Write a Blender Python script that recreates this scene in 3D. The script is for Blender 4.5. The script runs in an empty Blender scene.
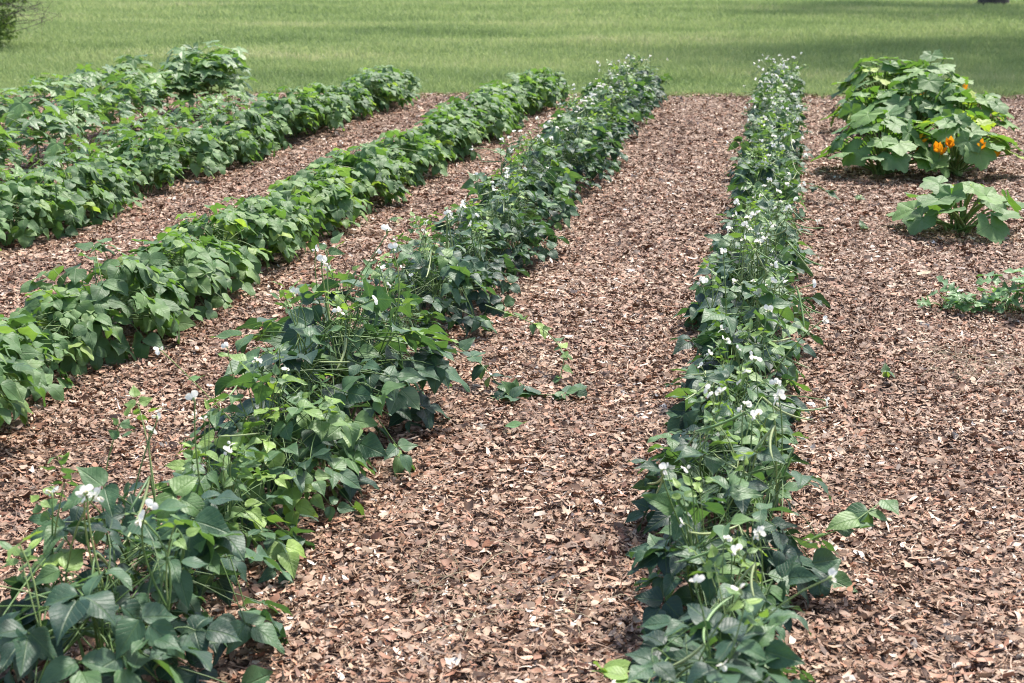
import bpy, math, random
import numpy as np
from mathutils import Vector, Matrix, Euler

R = math.radians
rng = np.random.default_rng(7)
rnd = random.Random(11)
scene = bpy.context.scene
COL = scene.collection

# ------------------------------------------------------------------ camera, sky, sun, exposure
CAM_H, FPX, W, H = 1.65, 1500.0, 1024, 683
PITCH = math.atan(401.0 / FPX)
cam_d = bpy.data.cameras.new("camera")
cam = bpy.data.objects.new("camera", cam_d)
COL.objects.link(cam)
cam.location = (0, 0, CAM_H)
cam.rotation_euler = (R(90) - PITCH, 0, 0)
cam_d.sensor_width = 36.0
cam_d.lens = 36.0 * FPX / W
cam_d.clip_start, cam_d.clip_end = 0.05, 2000
cam_d.dof.use_dof = True
cam_d.dof.focus_distance = 5.6
cam_d.dof.aperture_fstop = 6.3
scene.camera = cam

SUN_EL, SUN_AZ = R(60), math.atan2(0.62, 0.78)      # azimuth measured from +Y towards +X
world = bpy.data.worlds.new("World")
scene.world = world
world.use_nodes = True
wn = world.node_tree
sky = wn.nodes.new("ShaderNodeTexSky")
sky.sky_type = 'NISHITA'
sky.sun_disc = False
sky.sun_elevation = SUN_EL
sky.sun_rotation = SUN_AZ
sky.air_density, sky.dust_density = 1.0, 2.5
wn.links.new(sky.outputs[0], wn.nodes["Background"].inputs[0])
wn.nodes["Background"].inputs[1].default_value = 0.105

sl = bpy.data.lights.new("sun", 'SUN')
sl.energy, sl.angle, sl.color = 2.7, R(5.0), (1.0, 0.95, 0.87)
sun = bpy.data.objects.new("sun", sl)
COL.objects.link(sun)
sdir = Vector((math.sin(SUN_AZ) * math.cos(SUN_EL), math.cos(SUN_AZ) * math.cos(SUN_EL), math.sin(SUN_EL)))
sun.rotation_euler = sdir.to_track_quat('Z', 'Y').to_euler()
sun.location = (8, 8, 20)

scene.view_settings.view_transform = 'Standard'
scene.view_settings.look = 'None'
scene.view_settings.gamma = 1
scene.view_settings.exposure = 1.58
scene.render.engine = 'CYCLES'
scene.cycles.max_bounces = 6
scene.cycles.transparent_max_bounces = 6
scene.cycles.use_denoising = True
scene.cycles.pixel_filter_type = 'BLACKMAN_HARRIS'
scene.cycles.filter_width = 1.05


def G(px, py, z=0.0):
    """Point at height z under a pixel of the photograph, by the camera's own geometry."""
    a = (px - W / 2) / FPX
    b = (py - H / 2) / FPX
    c, s = math.cos(PITCH), math.sin(PITCH)
    dy, dz = c - b * s, -s - b * c
    t = (z - CAM_H) / dz
    return Vector((a * t, dy * t, z))


# ------------------------------------------------------------------ object helpers
def tag(o, label=None, cat=None, group=None, kind=None):
    if label: o["label"] = label
    if cat: o["category"] = cat
    if group: o["group"] = group
    if kind: o["kind"] = kind
    return o


def empty(name, loc=(0, 0, 0), rz=0.0, sc=1.0):
    o = bpy.data.objects.new(name, None)
    o.empty_display_size = 0.1
    COL.objects.link(o)
    o.location = loc
    o.rotation_euler = (0, 0, rz)
    o.scale = (sc, sc, sc)
    return o


def link(name, me, parent=None, M=None):
    o = bpy.data.objects.new(name, me)
    COL.objects.link(o)
    if parent is not None:
        o.parent = parent
    if M is not None:
        o.matrix_local = M
    return o


def raw_mesh(name, V, polys, mats, mat_idx=None, uv=None, tone=None, smooth=True):
    """polys: list of (n,k) int arrays; mat_idx: list of ints / arrays matching; uv, tone per vertex."""
    me = bpy.data.meshes.new(name)
    V = np.asarray(V, dtype=np.float32)
    loops = np.concatenate([p.ravel() for p in polys]).astype(np.int32)
    tot = np.concatenate([np.full(len(p), p.shape[1], dtype=np.int32) for p in polys])
    start = np.concatenate([[0], np.cumsum(tot)[:-1]]).astype(np.int32)
    me.vertices.add(len(V)); me.vertices.foreach_set("co", V.ravel())
    me.loops.add(len(loops)); me.loops.foreach_set("vertex_index", loops)
    me.polygons.add(len(tot)); me.polygons.foreach_set("loop_start", start)
    try:
        me.polygons.foreach_set("loop_total", tot)
    except Exception:
        pass
    if mat_idx is not None:
        mi = np.concatenate([np.full(len(p), m, dtype=np.int32) if np.isscalar(m) else np.asarray(m, dtype=np.int32) for p, m in zip(polys, mat_idx)])
        me.polygons.foreach_set("material_index", mi)
    me.polygons.foreach_set("use_smooth", np.full(len(tot), smooth, dtype=bool))
    if uv is not None:
        l = me.uv_layers.new(name="UVMap")
        l.data.foreach_set("uv", np.asarray(uv, dtype=np.float32)[loops].ravel())
    if tone is not None:
        a = me.attributes.new("tone", 'FLOAT', 'POINT')
        a.data.foreach_set("value", np.asarray(tone, dtype=np.float32))
    for m in mats:
        me.materials.append(m)
    me.update(calc_edges=True)
    return me


class MB:
    """Collects grids and tubes into one mesh."""
    def __init__(self):
        self.V, self.UV, self.T, self.Q, self.MI, self.n = [], [], [], [], [], 0

    def grid(self, P, uv, tone, mi=0, wrap=False):
        nu, nv = P.shape[:2]
        idx = np.arange(nu * nv).reshape(nu, nv) + self.n
        if wrap:
            idx = np.concatenate([idx, idx[:, :1]], axis=1)
        q = np.stack([idx[:-1, :-1], idx[:-1, 1:], idx[1:, 1:], idx[1:, :-1]], axis=-1).reshape(-1, 4)
        self.V.append(P.reshape(-1, 3)); self.UV.append(uv.reshape(-1, 2))
        self.T.append(np.full(nu * nv, tone)); self.Q.append(q); self.MI.append(mi)
        self.n += nu * nv

    def tube(self, pts, r0, r1=None, sides=5, tone=0.5, mi=0, rad=None):
        pts = np.asarray(pts, dtype=float)
        n = len(pts)
        r1 = r0 if r1 is None else r1
        rr = np.linspace(r0, r1, n) if rad is None else np.asarray(rad)
        tg = np.gradient(pts, axis=0)
        tg /= np.linalg.norm(tg, axis=1, keepdims=True) + 1e-9
        ref = np.array([0.31, 0.17, 0.93]) if abs(tg[0, 2]) < 0.85 else np.array([0.9, 0.3, 0.1])
        a = np.cross(tg, ref); a /= np.linalg.norm(a, axis=1, keepdims=True) + 1e-9
        b = np.cross(tg, a)
        th = np.linspace(0, 2 * np.pi, sides, endpoint=False)
        P = pts[:, None] + rr[:, None, None] * (a[:, None] * np.cos(th)[None, :, None] + b[:, None] * np.sin(th)[None, :, None])
        uv = np.stack(np.broadcast_arrays(np.linspace(0, 1, n)[:, None], np.linspace(0, 1, sides)[None]), -1)
        self.grid(P, uv, tone, mi, wrap=True)

    def mesh(self, name, mats, smooth=True):
        return raw_mesh(name, np.concatenate(self.V), self.Q, mats, self.MI, np.concatenate(self.UV), np.concatenate(self.T), smooth)


def bez(p0, p1, p2, n=6):
    t = np.linspace(0, 1, n)[:, None]
    p0, p1, p2 = map(np.asarray, (p0, p1, p2))
    return (1 - t) ** 2 * p0 + 2 * t * (1 - t) * p1 + t * t * p2


def unit(v):
    v = np.asarray(v, dtype=float)
    return v / (np.linalg.norm(v) + 1e-9)


# ------------------------------------------------------------------ materials
def new_mat(name):
    m = bpy.data.materials.new(name)
    m.use_nodes = True
    nt = m.node_tree
    return m, nt, nt.nodes, nt.links, nt.nodes["Principled BSDF"], nt.nodes["Material Output"]


def ramp(nodes, stops, interp='LINEAR'):
    r = nodes.new("ShaderNodeValToRGB")
    r.color_ramp.interpolation = interp
    el = r.color_ramp.elements
    while len(el) < len(stops):
        el.new(0.5)
    for e, (p, c) in zip(el, stops):
        e.position = p
        e.color = (*c, 1)
    return r


def math_node(nodes, links, op, a, b=None, clamp=False):
    n = nodes.new("ShaderNodeMath")
    n.operation = op
    n.use_clamp = clamp
    for i, v in enumerate((a, b)):
        if v is None: continue
        if isinstance(v, (int, float)): n.inputs[i].default_value = v
        else: links.new(v, n.inputs[i])
    return n.outputs[0]


def mix_col(nodes, links, fac, a, b, blend='MIX'):
    n = nodes.new("ShaderNodeMix")
    n.data_type = 'RGBA'
    n.blend_type = blend
    for sock, v in ((n.inputs[0], fac), (n.inputs[6], a), (n.inputs[7], b)):
        if isinstance(v, (int, float)): sock.default_value = v
        elif isinstance(v, tuple): sock.default_value = (*v, 1)
        else: links.new(v, sock)
    return n.outputs[2]


def leaf_material(name, stops, vein=(0.16, 0.24, 0.09), nveins=7.0, rough=0.42, transl=0.28, back=1.35, veinmix=0.35, spec=0.5, noise_scale=24.0):
    m, nt, N, L, P, out = new_mat(name)
    at = N.new("ShaderNodeAttribute"); at.attribute_name = "tone"
    rp = ramp(N, stops); L.new(at.outputs["Fac"], rp.inputs[0])
    uvn = N.new("ShaderNodeUVMap"); uvn.uv_map = "UVMap"
    sep = N.new("ShaderNodeSeparateXYZ"); L.new(uvn.outputs[0], sep.inputs[0])
    av = math_node(N, L, 'ABSOLUTE', sep.outputs[1])
    mid = math_node(N, L, 'SUBTRACT', 1.0, math_node(N, L, 'MULTIPLY', av, 14.0), clamp=True)
    k = math_node(N, L, 'MULTIPLY', math_node(N, L, 'SUBTRACT', sep.outputs[0], math_node(N, L, 'MULTIPLY', math_node(N, L, 'POWER', av, 0.8), 0.42)), nveins)
    fr = math_node(N, L, 'ABSOLUTE', math_node(N, L, 'SUBTRACT', math_node(N, L, 'FRACT', k), 0.5))
    lat = math_node(N, L, 'SUBTRACT', 1.0, math_node(N, L, 'MULTIPLY', fr, 11.0), clamp=True)
    veins = math_node(N, L, 'MAXIMUM', mid, math_node(N, L, 'MULTIPLY', lat, 0.55))
    tc = N.new("ShaderNodeTexCoord")
    nz = N.new("ShaderNodeTexNoise"); nz.inputs["Scale"].default_value = noise_scale; nz.inputs["Detail"].default_value = 3
    L.new(tc.outputs["Object"], nz.inputs["Vector"])
    var = math_node(N, L, 'ADD', math_node(N, L, 'MULTIPLY', nz.outputs[0], 0.7), 0.65)
    cv = N.new("ShaderNodeCombineXYZ")
    for i in range(3): L.new(var, cv.inputs[i])
    c = mix_col(N, L, 1.0, rp.outputs[0], cv.outputs[0], 'MULTIPLY')
    c = mix_col(N, L, math_node(N, L, 'MULTIPLY', veins, veinmix), c, vein)
    geo = N.new("ShaderNodeNewGeometry")
    cb = mix_col(N, L, 1.0, c, (back, back, back * 0.95), 'MULTIPLY')
    c = mix_col(N, L, geo.outputs["Backfacing"], c, cb)
    L.new(c, P.inputs["Base Color"])
    P.inputs["Roughness"].default_value = rough
    P.inputs["Specular IOR Level"].default_value = spec
    hgt = math_node(N, L, 'ADD', math_node(N, L, 'MULTIPLY', veins, -0.3), math_node(N, L, 'MULTIPLY', nz.outputs[0], 1.0))
    bp = N.new("ShaderNodeBump"); bp.inputs["Strength"].default_value = 0.75; bp.inputs["Distance"].default_value = 0.005
    L.new(hgt, bp.inputs["Height"]); L.new(bp.outputs[0], P.inputs["Normal"])
    tr = N.new("ShaderNodeBsdfTranslucent")
    tcx = mix_col(N, L, 1.0, c, (1.6, 1.7, 0.7), 'MULTIPLY')
    L.new(tcx, tr.inputs[0])
    ms = N.new("ShaderNodeMixShader"); ms.inputs[0].default_value = transl
    L.new(P.outputs[0], ms.inputs[1]); L.new(tr.outputs[0], ms.inputs[2])
    L.new(ms.outputs[0], out.inputs[0])
    return m


def plain_material(name, stops, rough=0.55, transl=0.0, spec=0.4, noise=0.0):
    m, nt, N, L, P, out = new_mat(name)
    at = N.new("ShaderNodeAttribute"); at.attribute_name = "tone"
    rp = ramp(N, stops); L.new(at.outputs["Fac"], rp.inputs[0])
    c = rp.outputs[0]
    if noise:
        tc = N.new("ShaderNodeTexCoord")
        nz = N.new("ShaderNodeTexNoise"); nz.inputs["Scale"].default_value = noise; nz.inputs["Detail"].default_value = 3
        L.new(tc.outputs["Object"], nz.inputs["Vector"])
        rr = ramp(N, [(0.3, (0.6, 0.6, 0.6)), (0.7, (1.35, 1.35, 1.35))]); L.new(nz.outputs[0], rr.inputs[0])
        c = mix_col(N, L, 1.0, c, rr.outputs[0], 'MULTIPLY')
    L.new(c, P.inputs["Base Color"])
    P.inputs["Roughness"].default_value = rough
    P.inputs["Specular IOR Level"].default_value = spec
    if transl:
        tr = N.new("ShaderNodeBsdfTranslucent"); L.new(c, tr.inputs[0])
        ms = N.new("ShaderNodeMixShader"); ms.inputs[0].default_value = transl
        L.new(P.outputs[0], ms.inputs[1]); L.new(tr.outputs[0], ms.inputs[2])
        L.new(ms.outputs[0], out.inputs[0])
    return m


M_COW = leaf_material("white_flowered_bean_leaf", [(0.0, (0.013, 0.032, 0.024)), (0.25, (0.024, 0.058, 0.038)), (0.5, (0.050, 0.108, 0.054)), (0.75, (0.095, 0.175, 0.062)), (1.0, (0.23, 0.34, 0.075))], rough=0.50, transl=0.20, spec=0.38, noise_scale=34)
M_BEAN = leaf_material("bush_bean_leaf", [(0.0, (0.034, 0.080, 0.034)), (0.5, (0.100, 0.185, 0.064)), (0.8, (0.170, 0.262, 0.088)), (1.0, (0.27, 0.36, 0.085))], rough=0.54, spec=0.4, noise_scale=34, veinmix=0.22)
M_SQ = leaf_material("squash_leaf", [(0.0, (0.048, 0.108, 0.034)), (0.5, (0.096, 0.190, 0.048)), (0.85, (0.16, 0.27, 0.056)), (1.0, (0.27, 0.34, 0.05))], rough=0.58, transl=0.25, nveins=5.0, veinmix=0.3, noise_scale=14)
M_OK = leaf_material("lobed_leaf", [(0.0, (0.040, 0.090, 0.036)), (0.5, (0.085, 0.165, 0.058)), (1.0, (0.16, 0.26, 0.080))], rough=0.48, transl=0.25, nveins=5.0, veinmix=0.25)
M_MEL = leaf_material("melon_leaf", [(0.0, (0.060, 0.145, 0.050)), (0.6, (0.115, 0.23, 0.075)), (1.0, (0.19, 0.30, 0.075))], rough=0.5, transl=0.2)
M_STEM = plain_material("green_stem", [(0.0, (0.045, 0.085, 0.025)), (0.5, (0.11, 0.19, 0.05)), (1.0, (0.28, 0.33, 0.12))], rough=0.5)
M_POD = plain_material("bean_pod", [(0.0, (0.05, 0.11, 0.035)), (0.6, (0.16, 0.26, 0.09)), (1.0, (0.40, 0.42, 0.20))], rough=0.45)
M_WHITE = plain_material("white_petal", [(0.0, (0.86, 0.83, 0.75)), (1.0, (0.90, 0.89, 0.83))], rough=0.7, transl=0.42, spec=0.2)
M_CREAM = plain_material("yellow_petal", [(0.0, (0.75, 0.60, 0.10)), (1.0, (0.80, 0.70, 0.35))], rough=0.6, transl=0.25)
M_ORANGE = plain_material("orange_petal", [(0.0, (0.80, 0.30, 0.010)), (1.0, (0.85, 0.42, 0.015))], rough=0.55, transl=0.3)
M_BARK = plain_material("bark", [(0.0, (0.05, 0.042, 0.036)), (1.0, (0.13, 0.11, 0.095))], rough=0.9, noise=9.0)
M_CROWN = plain_material("tree_leaf", [(0.0, (0.035, 0.07, 0.02)), (1.0, (0.09, 0.15, 0.035))], rough=0.55, transl=0.3)
M_BUSH = plain_material("shrub_leaf", [(0.0, (0.08, 0.14, 0.03)), (1.0, (0.24, 0.34, 0.08))], rough=0.5, transl=0.3)
M_STRAW = plain_material("straw", [(0.0, (0.20, 0.17, 0.10)), (1.0, (0.42, 0.36, 0.24))], rough=0.8)


# ------------------------------------------------------------------ setting: lawn, mulch bed
def noise2(x, y, seed, scale):
    r = np.random.default_rng(seed)
    out = np.zeros_like(x)
    for k in range(5):
        a = r.uniform(0, 2 * np.pi)
        f = scale * r.uniform(0.6, 1.7)
        out += np.sin((x * np.cos(a) + y * np.sin(a)) * f + r.uniform(0, 6.28))
    return out / 5


EDGE_Y = G(700, 95).y


def edge_at(x):
    """Where the mulch stops and the lawn begins."""
    return EDGE_Y - 0.03 * x + 0.16 * noise2(x, x * 0.0, 31, 1.8) + 0.10 * noise2(x, x * 0.0, 32, 8.0)


def bed_z(x, y):
    return 0.006 + 0.016 * noise2(x, y, 5, 2.3) + 0.010 * noise2(x, y, 6, 6.5) + 0.006 * noise2(x, y, 8, 14.0)


def lawn_ground_material():
    m, nt, N, L, P, out = new_mat("lawn_ground")
    geo = N.new("ShaderNodeNewGeometry")
    n1 = N.new("ShaderNodeTexNoise"); n1.inputs["Scale"].default_value = 0.35; n1.inputs["Detail"].default_value = 5
    n2 = N.new("ShaderNodeTexNoise"); n2.inputs["Scale"].default_value = 14; n2.inputs["Detail"].default_value = 4
    L.new(geo.outputs["Position"], n1.inputs["Vector"]); L.new(geo.outputs["Position"], n2.inputs["Vector"])
    r1 = ramp(N, [(0.35, (0.10, 0.13, 0.045)), (0.65, (0.16, 0.19, 0.07))]); L.new(n1.outputs[0], r1.inputs[0])
    r2 = ramp(N, [(0.3, (0.55, 0.55, 0.55)), (0.7, (1.2, 1.2, 1.2))]); L.new(n2.outputs[0], r2.inputs[0])
    L.new(mix_col(N, L, 1.0, r1.outputs[0], r2.outputs[0], 'MULTIPLY'), P.inputs["Base Color"])
    P.inputs["Roughness"].default_value = 0.95
    return m


def grass_material():
    m, nt, N, L, P, out = new_mat("grass_blade")
    at = N.new("ShaderNodeAttribute"); at.attribute_name = "tone"
    geo = N.new("ShaderNodeNewGeometry")
    mp = N.new("ShaderNodeMapping"); mp.inputs["Scale"].default_value = (0.14, 0.30, 0.0)
    L.new(geo.outputs["Position"], mp.inputs["Vector"])
    n1 = N.new("ShaderNodeTexNoise"); n1.inputs["Scale"].default_value = 1.0; n1.inputs["Detail"].default_value = 5
    n1.inputs["Roughness"].default_value = 0.62
    L.new(mp.outputs[0], n1.inputs["Vector"])
    v = math_node(N, L, 'ADD', math_node(N, L, 'MULTIPLY', at.outputs["Fac"], 0.55), math_node(N, L, 'MULTIPLY', math_node(N, L, 'SUBTRACT', n1.outputs[0], 0.36), 1.9), clamp=True)
    rp = ramp(N, [(0.0, (0.125, 0.188, 0.070)), (0.4, (0.235, 0.318, 0.118)), (0.75, (0.345, 0.410, 0.165)), (1.0, (0.48, 0.46, 0.27))])
    L.new(v, rp.inputs[0])
    L.new(rp.outputs[0], P.inputs["Base Color"])
    P.inputs["Roughness"].default_value = 0.6
    P.inputs["Specular IOR Level"].default_value = 0.3
    tr = N.new("ShaderNodeBsdfTranslucent"); L.new(rp.outputs[0], tr.inputs[0])
    ms = N.new("ShaderNodeMixShader"); ms.inputs[0].default_value = 0.45
    L.new(P.outputs[0], ms.inputs[1]); L.new(tr.outputs[0], ms.inputs[2]); L.new(ms.outputs[0], out.inputs[0])
    return m


CHIP_STOPS = [(0.0, (0.050, 0.028, 0.018)), (0.18, (0.125, 0.070, 0.044)), (0.42, (0.230, 0.132, 0.085)), (0.66, (0.325, 0.215, 0.146)), (0.85, (0.44, 0.325, 0.235)), (0.95, (0.56, 0.46, 0.38)), (1.0, (0.66, 0.60, 0.52))]


def mulch_ground_material():
    m, nt, N, L, P, out = new_mat("mulch_ground")
    geo = N.new("ShaderNodeNewGeometry")
    vo = N.new("ShaderNodeTexVoronoi"); vo.inputs["Scale"].default_value = 42
    n2 = N.new("ShaderNodeTexNoise"); n2.inputs["Scale"].default_value = 60; n2.inputs["Detail"].default_value = 4
    L.new(geo.outputs["Position"], vo.inputs["Vector"]); L.new(geo.outputs["Position"], n2.inputs["Vector"])
    sp = N.new("ShaderNodeSeparateColor"); L.new(vo.outputs["Color"], sp.inputs[0])
    rp = ramp(N, [(p, tuple(c * 0.8 for c in col)) for p, col in CHIP_STOPS])
    L.new(math_node(N, L, 'MULTIPLY', sp.outputs[0], 0.72), rp.inputs[0])
    r2 = ramp(N, [(0.3, (0.5, 0.5, 0.5)), (0.7, (1.2, 1.2, 1.2))]); L.new(n2.outputs[0], r2.inputs[0])
    L.new(mix_col(N, L, 1.0, rp.outputs[0], r2.outputs[0], 'MULTIPLY'), P.inputs["Base Color"])
    P.inputs["Roughness"].default_value = 0.9
    bp = N.new("ShaderNodeBump"); bp.inputs["Strength"].default_value = 0.8; bp.inputs["Distance"].default_value = 0.02
    L.new(vo.outputs["Distance"], bp.inputs["Height"]); L.new(bp.outputs[0], P.inputs["Normal"])
    return m


def litter_material():
    m, nt, N, L, P, out = new_mat("leaf_litter")
    at = N.new("ShaderNodeAttribute"); at.attribute_name = "tone"
    geo = N.new("ShaderNodeNewGeometry")
    n1 = N.new("ShaderNodeTexNoise"); n1.inputs["Scale"].default_value = 70; n1.inputs["Detail"].default_value = 3
    n3 = N.new("ShaderNodeTexNoise"); n3.inputs["Scale"].default_value = 1.1; n3.inputs["Detail"].default_value = 4
    for n in (n1, n3): L.new(geo.outputs["Position"], n.inputs["Vector"])
    v = math_node(N, L, 'ADD', at.outputs["Fac"], math_node(N, L, 'MULTIPLY', math_node(N, L, 'SUBTRACT', n1.outputs[0], 0.5), 0.35))
    v = math_node(N, L, 'ADD', v, math_node(N, L, 'MULTIPLY', math_node(N, L, 'SUBTRACT', n3.outputs[0], 0.5), 0.75), clamp=True)
    rp = ramp(N, CHIP_STOPS); L.new(v, rp.inputs[0])
    # each flake its own hue: some rusty, some weathered grey
    hue = ramp(N, [(0.0, (1.14, 0.90, 0.80)), (0.14, (1.10, 0.96, 0.90)), (0.22, (1.0, 1.0, 0.97)), (0.70, (1.0, 1.0, 0.99)), (0.80, (0.96, 1.0, 1.06)), (1.0, (0.92, 0.98, 1.08))], 'CONSTANT')
    L.new(geo.outputs["Random Per Island"], hue.inputs[0])
    L.new(mix_col(N, L, 1.0, rp.outputs[0], hue.outputs[0], 'MULTIPLY'), P.inputs["Base Color"])
    P.inputs["Roughness"].default_value = 0.62
    P.inputs["Specular IOR Level"].default_value = 0.45
    return m


# lawn: one sheet to the horizon
s = 900.0
lawn = link("lawn", raw_mesh("lawn", [(-s, -s, -0.05), (s, -s, -0.05), (s, s, -0.05), (-s, s, -0.05)], [np.array([[0, 1, 2, 3]])], [lawn_ground_material()]))
tag(lawn, kind="structure")

# mulch bed: gently uneven sheet
X0, X1, Y0 = -11.0, 10.0, 1.2
nx, ny = 260, 220
gx = np.linspace(X0, X1, nx)
tt = np.linspace(0, 1, ny)
GX = np.broadcast_to(gx[None], (ny, nx))
GY = Y0 + tt[:, None] * (edge_at(gx)[None] - Y0)
GZ = bed_z(GX, GY) - np.clip((tt[:, None] - 0.985) / 0.015, 0, 1) * 0.08
mb = MB(); mb.grid(np.stack([GX, GY, GZ], -1), np.zeros((ny, nx, 2)), 0.5)
bed = link("mulch_bed", mb.mesh("mulch_bed", [mulch_ground_material()]))
tag(bed, kind="structure")


def scatter(n, y0, y1, margin):
    """Random ground points, uniform in area, inside a widening wedge in front of the camera."""
    y = rng.uniform(y0, y1, n * 2)
    keep = rng.uniform(0, 1, n * 2) < (y * 0.36 + margin) / (y1 * 0.36 + margin)
    y = y[keep][:n]
    x = rng.uniform(-1, 1, len(y)) * (y * 0.36 + margin)
    return x, y


def litter_mesh(x, y, zlift, size, asp, tilt, tone):
    """Curled, torn bits of dead leaf and wood: eight vertices, three quads each."""
    n = len(x)
    L = size; Wd = size * asp
    u = np.array([-0.5, -0.17, 0.17, 0.5])
    prof = np.stack([rng.uniform(0.05, 0.6, n), rng.uniform(0.6, 1.1, n), rng.uniform(0.6, 1.1, n), rng.uniform(0.03, 0.55, n)], 1)
    prof2 = prof * rng.uniform(0.55, 1.2, (n, 4))
    bend = rng.normal(0.05, 0.6, n) * np.where(asp < 0.1, 0.3, 1.0); skew = rng.normal(0, 0.18, n)
    cup = rng.normal(0.10, 0.32, n)
    P = np.zeros((n, 4, 2, 3))
    P[:, :, 0, 0] = P[:, :, 1, 0] = u[None] * L[:, None]
    P[:, :, 0, 1] = -prof * Wd[:, None] / 2
    P[:, :, 1, 1] = prof2 * Wd[:, None] / 2
    P[:, :, :, 1] += (skew[:, None] * (u[None] ** 2) * L[:, None] * 2)[:, :, None]
    P[:, :, :, 2] = ((u[None] ** 2) * bend[:, None] * L[:, None])[:, :, None]
    P[:, :, :, 2] += (cup * Wd)[:, None, None] * np.array([-1, 1])[None, None] * 0.5 * np.sign(rng.normal(size=n))[:, None, None]
    P[:, :, :, 0] += rng.normal(0, 0.05, (n, 4, 2)) * L[:, None, None]
    a = rng.uniform(0, 2 * np.pi, n); tx = rng.normal(0, 1, n) * tilt; ty = rng.normal(0, 1, n) * tilt
    # tilt about x then y, then spin
    cx, sx, cy, sy, ca, sa = np.cos(tx), np.sin(tx), np.cos(ty), np.sin(ty), np.cos(a), np.sin(a)
    Q = P.reshape(n, 8, 3)
    X, Yv, Z = Q[..., 0], Q[..., 1], Q[..., 2]
    Y2 = Yv * cx[:, None] - Z * sx[:, None]; Z2 = Yv * sx[:, None] + Z * cx[:, None]
    X3 = X * cy[:, None] + Z2 * sy[:, None]; Z3 = -X * sy[:, None] + Z2 * cy[:, None]
    X4 = X3 * ca[:, None] - Y2 * sa[:, None]; Y4 = X3 * sa[:, None] + Y2 * ca[:, None]
    V = np.stack([X4 + x[:, None], Y4 + y[:, None], Z3 + (bed_z(x, y) + zlift)[:, None]], -1).reshape(-1, 3)
    b = (np.arange(n) * 8)[:, None]
    F = np.concatenate([b + np.array([[2 * i, 2 * i + 2, 2 * i + 3, 2 * i + 1]]) for i in range(3)], 0)
    return V, F, np.repeat(tone, 8)


def make_litter():
    Vs, Fs, Ts, off = [], [], [], 0
    for n, y0, y1, mg in ((260000, 2.4, 7.0, 0.8), (230000, 7.0, 11.5, 0.8), (190000, 11.5, 17.6, 0.8)):
        x, y = scatter(n, y0, y1, mg)
        ok = y < edge_at(x) + rng.normal(0, 0.08, len(x)) - 0.02
        x, y = x[ok], y[ok]
        n = len(x)
        kind = rng.uniform(0, 1, n)
        big = kind < 0.22
        far = 1.0 + 0.12 * (y0 > 6) + 0.15 * (y0 > 10)
        size = np.where(big, rng.uniform(0.022, 0.042, n), rng.uniform(0.008, 0.023, n)) * far
        asp = np.where(big, rng.uniform(0.28, 0.65, n), rng.uniform(0.14, 0.5, n))
        shred = kind > 0.90                                        # long needles and bark shreds
        size = np.where(shred, rng.uniform(0.035, 0.085, n), size); asp = np.where(shred, rng.uniform(0.03, 0.09, n), asp)
        tone = np.clip(rng.normal(0.49, 0.20, n), 0, 0.93)
        tone = np.where(rng.uniform(0, 1, n) < 0.022, rng.uniform(0.9, 1.0, n), tone)
        V, F, T = litter_mesh(x, y, rng.uniform(0.0, 0.020, n), size, asp, 0.21, tone)
        Vs.append(V); Fs.append(F + off); Ts.append(T); off += len(V)
    o = link("mulch_litter", raw_mesh("mulch_litter", np.concatenate(Vs), [np.concatenate(Fs)], [litter_material()], None, None, np.concatenate(Ts), smooth=True))
    tag(o, "brown dead leaves and wood chips covering the garden bed", "mulch", kind="stuff")


make_litter()


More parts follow.
